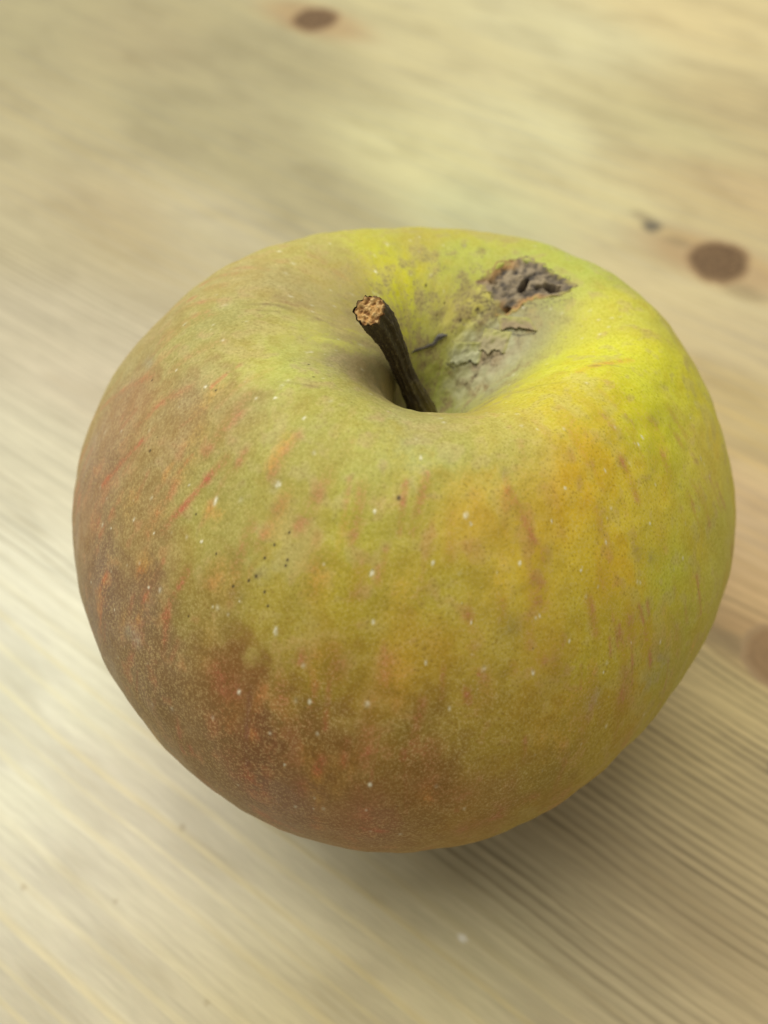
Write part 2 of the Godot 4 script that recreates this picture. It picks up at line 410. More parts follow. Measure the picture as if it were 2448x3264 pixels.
# ---------------------------------------------------------------------- the apple
func build_apple() -> void:
	var apple := Node3D.new()
	apple.name = "apple"
	add_child(apple)
	apple.set_meta("label", "yellow-green apple with red blush, brown scar and short dark stem on the pine table")
	apple.set_meta("category", "apple")
	var w := 541
	var h := 561
	var pts := PackedVector3Array()
	var uvs := PackedVector2Array()
	for y in h:
		var s := arc_all * y / (h - 1.0)
		var t := t_of_arc(s)
		for x in w:
			var a := TAU * (x % (w - 1)) / (w - 1.0)
			var q := Vector2.from_angle(a) * s
			var dip := 0.0
			if s < 40.0:
				var e := in_scar(q)
				if e < 1.0:
					dip = -4.2 * smoothstep(0.97, 0.70, e)
			pts.append(skin(a, t, uneven(q) + dip) * MM)
			uvs.append(Vector2(0.5, 0.5) + q * (0.5 / SKIN_REACH))
	mesh_node("skin", grid_mesh(pts, uvs, w, h), skin_material(), apple)
	build_scar(apple)
	build_flakes(apple)
	build_sliver(apple)
	build_stem(apple)


func paint_line(mask: PackedByteArray, a: Vector2, b: Vector2, half: float, strength: float) -> void:
	var k := PICTURE / (2.0 * SKIN_REACH)
	var pa := (a + Vector2(SKIN_REACH, SKIN_REACH)) * k
	var pb := (b + Vector2(SKIN_REACH, SKIN_REACH)) * k
	# away from the stem the picture is stretched round the fruit
	var wide := half * k
	var out := wide * 2.6 + 2.0
	for y in range(maxi(0, int(minf(pa.y, pb.y) - out)), mini(PICTURE, int(maxf(pa.y, pb.y) + out) + 1)):
		for x in range(maxi(0, int(minf(pa.x, pb.x) - out)), mini(PICTURE, int(maxf(pa.x, pb.x) + out) + 1)):
			var p := Vector2(x, y)
			var c := Geometry2D.get_closest_point_to_segment(p, pa, pb)
			var d := p.distance_to(c) / wide
			if d < 2.4:
				var v := strength * exp(-d * d * 0.9)
				var at := y * PICTURE + x
				mask[at] = maxi(mask[at], int(v * 255.0))


func skin_material() -> StandardMaterial3D:
	var known := SKIN_COLOURS.duplicate()
	# the far side and the underside, which the photograph does not show: more of the same skin
	for k in 12:
		var d := Vector2.from_angle(TAU * k / 12.0) * 96.0
		known.append([d.x, d.y, 0.26, 0.15, 0.04])
		var e := Vector2.from_angle(TAU * (k + 0.5) / 12.0) * 60.0
		if e.y < -10.0:
			known.append([e.x, e.y, 0.40, 0.34, 0.08])
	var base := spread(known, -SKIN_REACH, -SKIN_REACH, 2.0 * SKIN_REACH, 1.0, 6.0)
	var masks: Array = []
	for k in 8:
		var b := PackedByteArray()
		b.resize(PICTURE * PICTURE)
		masks.append(b)
	for s in STREAKS:
		paint_line(masks[int(s[6])], Vector2(s[0], s[1]), Vector2(s[2], s[3]), float(s[4]) * (1.7 if int(s[6]) < 2 else 1.0), s[5])
	var rng := RandomNumberGenerator.new()
	rng.seed = 11
	for s in LENTICELS:
		var p := Vector2(s[0], s[1])
		for k in 3:
			var o := Vector2(rng.randfn(), rng.randfn()) * float(s[2]) * 0.45
			paint_line(masks[6], p + o, p + o + p.normalized() * float(s[2]) * 0.5, float(s[2]) * rng.randf_range(0.6, 1.05), rng.randf_range(0.5, 0.9))
	# more broken stripes of blush, short ones running from stem to eye
	for k in 135:
		var dir := Vector2.from_angle(deg_to_rad(rng.randf_range(15.0, 205.0)))
		var from := dir * rng.randf_range(27.0, 66.0)
		var to := from + dir.rotated(rng.randfn() * 0.12) * rng.randf_range(1.0, 6.5)
		paint_line(masks[0], from, to, rng.randf_range(0.25, 0.8), rng.randf_range(0.16, 0.45) * (1.0 if from.x < 6.0 or from.length() > 36.0 else 0.6))
	for k in 60:
		var p := Vector2.from_angle(deg_to_rad(rng.randf_range(35.0, 125.0))) * rng.randf_range(48.0, 80.0)
		paint_line(masks[0], p, p + p.normalized() * rng.randf_range(0.5, 3.0), rng.randf_range(0.4, 1.5), rng.randf_range(0.12, 0.42))
	# golden and orange flecks in the middle and on the right
	for k in 70:
		var p := Vector2.from_angle(deg_to_rad(rng.randf_range(20.0, 150.0))) * rng.randf_range(30.0, 72.0)
		paint_line(masks[1], p, p + p.normalized() * rng.randf_range(0.5, 3.5), rng.randf_range(0.5, 1.8), rng.randf_range(0.15, 0.45))
	for k in 430:   # the finest pores, all over
		var p := Vector2.from_angle(rng.randf() * TAU) * rng.randf_range(14.0, 90.0)
		paint_line(masks[6], p, p, rng.randf_range(0.09, 0.30), rng.randf_range(0.15, 0.5))
	for s in SPECKS:
		var p := Vector2(s[0], s[1])
		paint_line(masks[7], p, p + Vector2(rng.randfn(), rng.randfn()) * float(s[2]) * 0.3, float(s[2]) * 0.85 + 0.06, 0.98)
	for k in 260:
		var p := Vector2.from_angle(rng.randf() * TAU) * rng.randf_range(8.0, 75.0)
		paint_line(masks[7], p, p, rng.randf_range(0.05, 0.1), rng.randf_range(0.3, 0.8))

	var broad := noise(FastNoiseLite.TYPE_SIMPLEX_SMOOTH, 0.075, 3, 21)
	var mottle := noise(FastNoiseLite.TYPE_SIMPLEX_SMOOTH, 0.33, 3, 22)
	var fine := noise(FastNoiseLite.TYPE_SIMPLEX, 1.9, 2, 23)
	var fuzz := noise(FastNoiseLite.TYPE_SIMPLEX, 3.4, 1, 24)
	var stripe := noise(FastNoiseLite.TYPE_SIMPLEX_SMOOTH, 1.0, 2, 25)
	# radius and height by distance from the pit, every half millimetre
	var rs := PackedFloat32Array()
	var ys := PackedFloat32Array()
	for k in 300:
		var p: Vector2 = at_profile(t_of_arc(k * 0.5))[0]
		rs.append(p.x)
		ys.append(p.y)
	var split := noise(FastNoiseLite.TYPE_CELLULAR, 0.42, 1, 26)
	split.cellular_return_type = FastNoiseLite.RETURN_DISTANCE2_SUB
	split.cellular_jitter = 1.0
	split.domain_warp_enabled = true
	split.domain_warp_amplitude = 1.6
	split.domain_warp_frequency = 0.5
	var rows: Array = []
	rows.resize(PICTURE)
	var half := PICTURE / 2
	run_rows(func(y: int) -> void:
		var out := PackedByteArray()
		out.resize(PICTURE * 4)
		for x in PICTURE:
			var q := Vector2(x + 0.5 - half, y + 0.5 - half) * (SKIN_REACH / half)
			var s := q.length()
			if s > SKIN_REACH or (q.y < -38.0 and x % 3 > 0) or (s > 86.0 and x % 2 > 0):
				var copy := x * 4
				for b in 4:
					out[copy + b] = out[copy - 4 + b] if x > 0 else 90
				continue
			var ki := int(s * 2.0)
			var kf := s * 2.0 - ki
			var dir := q / maxf(s, 0.001)
			var r := lerpf(rs[ki], rs[ki + 1], kf)
			var p := Vector3(dir.x * r, lerpf(ys[ki], ys[ki + 1], kf), dir.y * r)
			var nb := broad.get_noise_3dv(p)
			var nm := mottle.get_noise_3dv(p)
			var nf := fine.get_noise_3dv(p)
			var nz := fuzz.get_noise_3dv(p * Vector3(1.0, 1.0, 1.0))
			var ns := stripe.get_noise_3d(dir.x * 9.0, s * 0.03, dir.y * 9.0)
			# base colour, looked up a little aside so that patches have ragged edges
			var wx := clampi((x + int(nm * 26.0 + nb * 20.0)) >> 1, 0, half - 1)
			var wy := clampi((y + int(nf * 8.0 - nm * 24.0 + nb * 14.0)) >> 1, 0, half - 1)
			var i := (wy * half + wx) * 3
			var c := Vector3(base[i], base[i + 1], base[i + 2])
			var red := clampf((c.x - c.y) / c.x * 2.2, 0.0, 1.0)
			# green and yellow patches, streaks of blush running from stem to eye
			c = c.lerp(Vector3(c.x * 0.96, c.y * 1.02, c.z * 1.25), clampf(nb * 0.9 + nm * 0.9, 0.0, 0.75))
			c = c.lerp(Vector3(c.x * 1.05, c.y * 0.92, c.z * 0.75), clampf(-nb * 0.9 - nm * 0.8, 0.0, 0.75))
			c = c.lerp(Vector3(0.40, 0.30, 0.15), clampf((nm * 1.2 - nb * 0.8 - 0.12) * 0.9, 0.0, 0.35) * (1.0 - 0.85 * red))
			var blush := clampf((ns * 1.1 + nm * 1.3 + nf * 0.3 - 0.36) * (0.14 + red * 0.6), 0.0, 0.4)
			c = c.lerp(Vector3(0.36, 0.14, 0.06), blush)
			var at := y * PICTURE + x
			var grit := 0.55 + nm * 0.9 + nf * 0.55
			var m0 := clampf(masks[0][at] / 255.0 * grit * 1.35, 0.0, 0.9)
			c = c.lerp(Vector3(0.42, 0.125, 0.07).lerp(Vector3(0.27, 0.06, 0.03), red * 0.6), m0)
			c = c.lerp(Vector3(0.60, 0.27, 0.02), clampf(masks[1][at] / 255.0 * grit * (1.0 - 0.55 * red), 0.0, 0.8))
			c = c.lerp(Vector3(0.15, 0.105, 0.05), clampf(masks[2][at] / 255.0 * (0.55 + nm * 1.3 + nf * 0.6), 0.0, 0.8))
			c = c.lerp(Vector3(0.15, 0.055, 0.04), clampf(masks[3][at] / 255.0 * grit, 0.0, 0.8))
			c = c.lerp(Vector3(0.27, 0.25, 0.19), clampf(masks[4][at] / 255.0 * (0.6 + nm * 0.8 + nf * 0.5), 0.0, 0.7))
			# tan fuzz of the bloom: fine short scales, thickest on the blush
			var scale := smoothstep(0.25, 0.85, absf(nz) * 0.9 + nf * 0.55)
			c = c.lerp(Vector3(0.61, 0.57, 0.27).lerp(Vector3(0.49, 0.37, 0.17), red), scale * (0.20 + 0.30 * red * clampf(0.7 + nb * 1.2, 0.2, 1.3)))
			# brown pin-point freckles
			var dots := smoothstep(0.42, 0.7, -nf + nm * 0.25)
			c = c.lerp(Vector3(0.24, 0.13, 0.03), dots * (0.22 + 0.3 * red))
			# russet in the stem bowl, laid in rays
			var russet := smoothstep(26.0, 15.0, s + ns * 6.0 + nm * 5.0) * clampf(0.45 + nm * 1.4 + nf * 0.5 + ns * 0.9 - dir.x * 0.45 + maxf(dir.y, 0.0) * 0.25, 0.0, 1.0)
			c = c.lerp(Vector3(0.29, 0.225, 0.11), russet * 0.72)
			# a pale, cracked patch of dead skin on the right wall of the bowl
			var patch := 0.0
			var rift := 0.0
			if q.x > -2.0 and q.x < 22.0 and q.y < 4.0 and q.y > -16.0:
				var d := (q - Vector2(10.2, -6.2)).rotated(0.5)
				patch = smoothstep(1.25, 0.55, Vector2(d.x / 6.2, d.y / 4.4).length() + nm * 0.7)
				var cell := split.get_noise_3dv(p) + 1.0
				rift = patch * smoothstep(0.13, 0.03, cell + nf * 0.04) * smoothstep(-0.15, 0.2, nm + ns * 0.5)
				c = c.lerp(Vector3(0.40, 0.40, 0.25).lerp(Vector3(0.33, 0.26, 0.17), clampf(nb * 1.2 + nm * 1.4 + 0.2, 0.0, 1.0)), patch * 0.75)
				c = c.lerp(Vector3(0.10, 0.08, 0.05), rift * 0.8)
				# soot round the scar
				var soot := smoothstep(2.2, 1.0, in_scar(q) + nm * 0.8) * smoothstep(-0.05, 0.35, nf * 0.6 + nm * 0.8 + 0.05)
				c = c.lerp(Vector3(0.10, 0.08, 0.045), soot * 0.7)
			var soil := smoothstep(26.0, 12.0, (q - Vector2(2, -8)).length()) * smoothstep(0.18, 0.55, nf * 0.75 + nm * 0.6)
			c = c.lerp(Vector3(0.13, 0.10, 0.05), soil * 0.55)
			# darker brown tint on the left wall of the bowl
			var left_brown := smoothstep(16.5, 11.5, s + nm * 4.0 + ns * 3.0) * clampf(0.5 - dir.x * 0.9 + nm * 0.9 + nf * 0.5, 0.0, 1.0)
			c = c.lerp(Vector3(0.185, 0.145, 0.08), left_brown * 0.4)
			var crack: float = masks[5][at] / 255.0
			c = c.lerp(Vector3(0.045, 0.035, 0.025), clampf(crack * (0.9 + nf * 0.9 + nm * 0.5), 0.0, 0.92))
			var pore: float = masks[6][at] / 255.0
			c = c.lerp(Vector3(0.74, 0.73, 0.58), clampf(pore * (0.95 + nf * 0.5), 0.0, 0.92))
			var speck: float = masks[7][at] / 255.0
			c = c.lerp(Vector3(0.05, 0.035, 0.02), clampf(speck * 1.05, 0.0, 0.9))
			c *= 1.0 + nf * 0.11 + nm * 0.13
			var o := x * 4
			out[o] = srgb(c.x)
			out[o + 1] = srgb(c.y)
			out[o + 2] = srgb(c.z)
			out[o + 3] = byte(0.42 + nf * 0.10 + nm * 0.07 + scale * 0.22 + pore * 0.30 - crack * 0.4 - rift * 0.5 + patch * 0.1 - speck * 0.10 + russet * nf * 0.2 - m0 * 0.05)
		rows[y] = out)
	var rgb := PackedByteArray()
	var hgt := PackedByteArray()
	for y in PICTURE:
		rgb.append_array(rows[y])
	var im := Image.create_from_data(PICTURE, PICTURE, false, Image.FORMAT_RGBA8, rgb)
	hgt.resize(PICTURE * PICTURE)
	for k in PICTURE * PICTURE:
		hgt[k] = rgb[k * 4 + 3]
	im.convert(Image.FORMAT_RGB8)
	var m := StandardMaterial3D.new()
	m.albedo_texture = ImageTexture.create_from_image(im)
	m.heightmap_enabled = true
	m.heightmap_texture = as_texture(hgt, Image.FORMAT_L8)
	m.heightmap_scale = 0.0035
	m.roughness = 0.52
	m.metallic_specular = 0.33
	m.texture_repeat = false
	return m


# the dead corky scar on the shoulder: a rough crust over a hollow, with worm pits
func build_scar(apple: Node3D) -> void:
	var rough := noise(FastNoiseLite.TYPE_SIMPLEX_SMOOTH, 0.30, 3, 31)
	var tone := noise(FastNoiseLite.TYPE_SIMPLEX_SMOOTH, 0.42, 4, 32)
	var w := 181
	var h := 70
	var pts := PackedVector3Array()
	var cols := PackedColorArray()
	for y in h:
		var e := pow(y / (h - 1.0), 0.8) * 1.04
		for x in w:
			var k := fposmod(360.0 * (x % (w - 1)) / (w - 1.0), 360.0)
			var i := int(k)
			var reach := scar_reach[i] * e
			reach *= 1.06 + 0.22 * e * rough.get_noise_2d(cos(deg_to_rad(k)) * 7.0, sin(deg_to_rad(k)) * 7.0) + 0.06 * e * rough.get_noise_2d(cos(deg_to_rad(k)) * 22.0, sin(deg_to_rad(k)) * 22.0)
			var q := SCAR_MIDDLE + Vector2.from_angle(deg_to_rad(k)) * reach
			var nr := rough.get_noise_2dv(q * 1.7)
			var nt := tone.get_noise_2dv(q * 1.3)
			var inside := smoothstep(1.0, 0.70, e)
			var hgt := 0.06 + inside * (-0.40 + nr * 0.36 + nt * 0.16) + (1.0 - inside) * nr * 0.10 - smoothstep(0.98, 1.04, e) * 0.25
			for p in PITS:
				var d: Vector2 = (q - Vector2(p[0], p[1])).rotated(-float(p[4]))
				var f := Vector2(d.x / float(p[2]), d.y / float(p[3])).length() + nt * 0.3
				var v := smoothstep(1.15, 0.55, f)
				hgt -= v * float(p[5])
			pts.append(on_skin(q, hgt) * MM)
			var c := Vector3(0.145, 0.12, 0.092).lerp(Vector3(0.31, 0.255, 0.18), clampf(0.42 + nt * 1.3 + nr * 0.6 + 0.25 * (q - SCAR_MIDDLE).dot(Vector2(-0.3, -0.95)) / 4.0, 0.0, 1.0))
			c = c.lerp(Vector3(0.05, 0.047, 0.05), clampf(-nt * 1.2 - nr * 0.6 - 0.05, 0.0, 0.7))
			# paler tan lips on both long sides
			var lip := smoothstep(0.58, 0.80, e + nt * 0.22)
			var side := smoothstep(0.55, 0.95, sin(deg_to_rad(k - 5.0))) + smoothstep(0.75, 1.0, cos(deg_to_rad(k - 225.0)))
			c = c.lerp(Vector3(0.42, 0.25, 0.10), lip * side * 0.85)
			c = c.lerp(Vector3(0.33, 0.29, 0.10), smoothstep(0.84, 1.0, e + nt * 0.22) * 0.8)
			cols.append(Color(c.x, c.y, c.z))
	mesh_node("scar", grid_mesh(pts, PackedVector2Array(), w, h, cols), tinted(0.8), apple).set_meta("label", "rough dark brown corky scar with two small holes")


# curled bits of dead skin in the bowl; each by four corners on the unrolled skin, the first two stay attached
func build_flakes(apple: Node3D) -> void:
	var wave := noise(FastNoiseLite.TYPE_SIMPLEX_SMOOTH, 0.7, 3, 41)
	var list := [
		[Vector2(12.2, -12.0), Vector2(16.4, -10.0), Vector2(12.4, -9.3), Vector2(17.4, -6.8), 0.42, Vector3(0.30, 0.24, 0.15)],
		[Vector2(6.2, -10.4), Vector2(10.8, -8.6), Vector2(5.2, -7.2), Vector2(9.4, -5.6), 0.27, Vector3(0.41, 0.42, 0.27)],
		[Vector2(10.6, -10.8), Vector2(14.2, -8.6), Vector2(8.9, -7.2), Vector2(12.8, -4.8), 0.22, Vector3(0.36, 0.32, 0.20)],
	]
	for f in list:
		var w := 25
		var h := 33
		var pts := PackedVector3Array()
		var cols := PackedColorArray()
		for y in h:                                  # over the top, round the free edge and back underneath
			var v := (y / 16.0) if y <= 16 else (32 - y) / 16.0
			for x in w:
				var u := x / (w - 1.0)
				var n := wave.get_noise_2d(u * 5.0 + f[4] * 50.0, v * 4.0)
				var edge := v * (0.86 + 0.24 * wave.get_noise_2d(u * 4.5, 30.0 + f[4] * 70.0))
				var q: Vector2 = (f[0] as Vector2).lerp(f[1], u).lerp((f[2] as Vector2).lerp(f[3], u), edge)
				var bow := 4.0 * u * (1.0 - u)
				var rise: float = -0.04 + 0.14 * smoothstep(0.0, 0.3, bow) + f[4] * 0.75 * v * v * bow + n * 0.1 * bow
				if u == 0.0 or u == 1.0 or y == 0:
					rise = -0.15
				if y > 16:
					rise = rise - 0.11 if y < 32 else -0.3
				pts.append(on_skin(q, rise) * MM)
				var c: Vector3 = f[5]
				c = Vector3(0.40, 0.40, 0.14).lerp(c, clampf(v * 1.8 + n * 0.6, 0.0, 1.0) * clampf(bow * 2.2, 0.0, 1.0))
				c *= 1.0 + n * 0.4
				c = c.lerp(Vector3(0.10, 0.08, 0.05), clampf(n * 1.4 - 0.25, 0.0, 0.6))
				cols.append(Color(c.x, c.y, c.z))
		mesh_node("skin_flake", grid_mesh(pts, PackedVector2Array(), w, h, cols, false, turned(f)), tinted(0.75), apple)


func turned(f: Array) -> bool:
	var a: Vector2 = f[1] - f[0]
	var b: Vector2 = f[2] - f[0]
	return a.cross(b) > 0.0


func tube(path: Array, radii: Array, w: int, h: int, knob: FastNoiseLite, amount: float, paint: Callable) -> ArrayMesh:
	var curve := Curve3D.new()
	for i in path.size():
		var a: Vector3 = path[maxi(i - 1, 0)]
		var b: Vector3 = path[mini(i + 1, path.size() - 1)]
		curve.add_point(path[i], (a - b) / 6.0, (b - a) / 6.0)
	var length := curve.get_baked_length()
	var pts := PackedVector3Array()
	var cols := PackedColorArray()
	for y in h:
		var v := y / (h - 1.0)
		var p := curve.sample_baked(v * length, true)
		var d := (curve.sample_baked(minf(v + 0.02, 1.0) * length, true) - curve.sample_baked(maxf(v - 0.02, 0.0) * length, true)).normalized()
		var side := d.cross(Vector3(0.2, 0.1, 1)).normalized()
		var up := side.cross(d).normalized()
		var f := v * (radii.size() - 1)
		var k := mini(int(f), radii.size() - 2)
		var r := lerpf(radii[k], radii[k + 1], smoothstep(0.0, 1.0, f - k))
		for x in w:
			var a := TAU * (x % (w - 1)) / (w - 1.0)
			var dir := side * cos(a) + up * sin(a)
			var n := knob.get_noise_3d(cos(a) * 3.0, v * length * 0.35, sin(a) * 3.0)
			var n2 := knob.get_noise_3d(cos(a) * 7.0 + 40.0, v * length * 1.2, sin(a) * 7.0)
			var wob := knob.get_noise_2d(cos(a) * 1.6, sin(a) * 1.6) * 0.22
			var fade := 1.0 - smoothstep(0.93, 1.0, v)
			pts.append((p + dir * (r * (1.0 + wob + (n * amount + n2 * amount * 0.5) * fade))) * MM)
			var c: Vector3 = paint.call(v, a, n, n2)
			cols.append(Color(c.x, c.y, c.z))
	return grid_mesh(pts, PackedVector2Array(), w, h, cols, true, true)


func build_sliver(apple: Node3D) -> void:
	var path := []
	var n := noise(FastNoiseLite.TYPE_SIMPLEX, 0.5, 2, 51)
	for q in [Vector2(-3.4, -9.6), Vector2(-1.6, -10.4), Vector2(0.0, -10.7), Vector2(1.4, -10.9), Vector2(2.6, -11.0), Vector2(3.6, -11.5), Vector2(5.2, -11.4)]:
		path.append(on_skin(q, 0.12 + 0.02 * path.size()))
	var m := tube(path, [0.05, 0.15, 0.11, 0.2, 0.22, 0.34, 0.1], 21, 70, n, 0.5, func(v: float, _a: float, k: float, k2: float) -> Vector3:
		return Vector3(0.055, 0.045, 0.035).lerp(Vector3(0.17, 0.17, 0.18), clampf(v * 0.5 + k * 0.9 + k2 * 0.4, 0.0, 0.7)))
	mesh_node("dry_sliver", m, tinted(0.6), apple).set_meta("label", "thin dark dry sliver behind the stem")


func build_stem(apple: Node3D) -> void:
	var stem := Node3D.new()
	stem.name = "stem"
	apple.add_child(stem, true)
	stem.set_meta("label", "short dark woody stem with a pale cut end")
	var n := noise(FastNoiseLite.TYPE_SIMPLEX, 0.8, 3, 61)
	var foot := skin(0.0, 0.0)
	var path := [foot + Vector3(0.9, -1.0, 0.1), foot + Vector3(0.35, 3.2, 0.1), Vector3(-0.75, 60.4, -2.6), Vector3(-2.1, 65.6, -1.8), Vector3(-3.7, 70.6, -0.3), Vector3(-4.7, 73.5, 1.2)]
	var m := tube(path, [2.0, 1.75, 1.42, 1.18, 1.16, 1.24, 1.46, 1.70, 1.62], 65, 120, n, 0.11, func(v: float, a: float, k: float, k2: float) -> Vector3:
		var c := Vector3(0.050, 0.038, 0.028).lerp(Vector3(0.15, 0.12, 0.07), clampf(k2 * 0.9 + k * 0.4 - 0.15, 0.0, 0.55))
		c = c.lerp(Vector3(0.17, 0.145, 0.04), clampf((0.42 - v) * 2.0 + k * 0.5, 0.0, 0.75) * clampf(0.55 + 0.7 * cos(a), 0.1, 1.0))
		return c.lerp(Vector3(0.20, 0.18, 0.15), clampf(k2 * 2.2 - 0.9, 0.0, 0.5)))
	mesh_node("bark", m, tinted(0.62), stem)
	# the torn end: a shallow fibrous dish with a ragged rim
	var axis: Vector3 = ((path[5] as Vector3) - (path[4] as Vector3)).normalized()
	axis = (axis + Vector3(-0.10, 0.0, 0.12)).normalized()
	var side := axis.cross(Vector3(0.2, 0.1, 1)).normalized()
	var up := side.cross(axis).normalized()
	var torn := noise(FastNoiseLite.TYPE_SIMPLEX_SMOOTH, 0.62, 3, 62)
	var w := 73
	var h := 34
	var pts := PackedVector3Array()
	var cols := PackedColorArray()
	for y in h:
		var e := y / (h - 1.0)
		for x in w:
			var a := TAU * (x % (w - 1)) / (w - 1.0)
			var r := 1.62 * e * (1.0 + 0.22 * n.get_noise_2d(cos(a) * 1.6, sin(a) * 1.6))
			var q := Vector2(cos(a), sin(a)) * r
			var k := torn.get_noise_2dv(q)
			var k2 := torn.get_noise_2dv(q * 2.3 + Vector2(9, 4))
			var lift := 0.03 - 0.14 * (1.0 - e * e) + k * 0.40 * (1.0 - 0.5 * e) + k2 * 0.14 - smoothstep(0.9, 1.0, e) * 0.18
			if y == h - 1:
				lift = -0.25
			pts.append(((path[5] as Vector3) + side * q.x + up * q.y + axis * lift) * MM)
			var c := Vector3(0.44, 0.25, 0.085).lerp(Vector3(0.58, 0.41, 0.19), clampf(k2 * 1.5 + 0.2, 0.0, 1.0))
			c = c.lerp(Vector3(0.16, 0.07, 0.022), clampf(-k * 3.0 - k2 * 1.4 - 0.1, 0.0, 0.92))
			c = c.lerp(Vector3(0.10, 0.06, 0.03), smoothstep(0.88, 1.0, e + k * 0.25) * 0.85)
			cols.append(Color(c.x, c.y, c.z))
	mesh_node("cut_end", grid_mesh(pts, PackedVector2Array(), w, h, cols, true, true), tinted(0.8), stem).set_meta("label", "pale orange-brown fibrous cut end")


# ---------------------------------------------------------------------- the table
func build_table() -> void:
	var table := Node3D.new()
	table.name = "pine_table"
	add_child(table)
	table.rotation.y = -deg_to_rad(GRAIN)
	table.set_meta("label", "scrubbed pale pine table with dark round knots under the apple")
	table.set_meta("category", "table")
	# the top in the table's own axes: x along the grain, z across it; a board with rounded edges
	var lo := Vector2(-560, -420)
	var hi := Vector2(420, 300)
	var ring := [[0.0, 0.0], [-1.2, -0.35], [-2.6, -1.6], [-3.0, -3.2], [-3.0, -27.0]]
	var st := SurfaceTool.new()
	st.begin(Mesh.PRIMITIVE_TRIANGLES)
	var corner := func(k: int, r: Array) -> Vector3:
		var o: float = -float(r[0])
		var x: float = [lo.x - o, hi.x + o, hi.x + o, lo.x - o][k % 4]
		var z: float = [lo.y - o, lo.y - o, hi.y + o, hi.y + o][k % 4]
		return Vector3(x, r[1], z)
	var put := func(p: Vector3) -> void:
		st.set_uv(Vector2((p.x - MAP_LEFT) / MAP_SIZE, (p.z - MAP_TOP + p.y) / MAP_SIZE))
		st.add_vertex(p * MM)
	for idx in [0, 1, 2, 0, 2, 3]:
		put.call(corner.call(idx, ring[0]))
	for i in ring.size() - 1:
		for k in 4:
			var a: Vector3 = corner.call(k, ring[i])
			var b: Vector3 = corner.call(k + 1, ring[i])
			var c: Vector3 = corner.call(k, ring[i + 1])
			var d: Vector3 = corner.call(k + 1, ring[i + 1])
			for p in [a, c, b, b, c, d]:
				put.call(p)
	for idx in [0, 2, 1, 0, 3, 2]:
		put.call(corner.call(idx, ring[ring.size() - 1]))
	st.generate_normals()
	var top := mesh_node("table_top", st.commit(), wood_material(), table)
	for k in KNOTS:
		build_knot(top, k)


func build_knot(top: Node3D, k: Array) -> void:
	var n := noise(FastNoiseLite.TYPE_SIMPLEX, 0.35, 3, 71 + int(k[0]))
	var w := 73
	var h := 26
	var pts := PackedVector3Array()
	var cols := PackedColorArray()
	for y in h:
		var e := y / (h - 1.0)
		for x in w:
			var a := TAU * (x % (w - 1)) / (w - 1.0)
			var wob := 1.0 + 0.09 * n.get_noise_2d(cos(a) * 3.0, sin(a) * 3.0)
			var q := Vector2(cos(a) * float(k[2]), sin(a) * float(k[3])) * e * wob
			var rings := sin(e * 21.0 + n.get_noise_2dv(q) * 3.0)
			pts.append(Vector3(float(k[0]) + q.x, 0.22 * (1.0 - e * e) + 0.03 * rings * (1.0 - e) - (0.02 if y == h - 1 else 0.0), float(k[1]) + q.y) * MM)
			var c := Vector3(0.160, 0.103, 0.055).lerp(Vector3(0.100, 0.062, 0.034), 0.5 + 0.5 * rings)
			c = c.lerp(Vector3(0.25, 0.15, 0.08), clampf(n.get_noise_2dv(q * 2.0) * 0.9, 0.0, 0.5))
			if float(k[2]) < 7.0:   # the paler knot
				c = c.lerp(Vector3(0.40, 0.26, 0.13), 0.55)
			c = c.lerp(Vector3(0.38, 0.27, 0.15), smoothstep(0.68, 1.0, e) * 0.9)
			cols.append(Color(c.x, c.y, c.z))
	mesh_node("knot", grid_mesh(pts, PackedVector2Array(), w, h, cols), tinted(0.55), top)


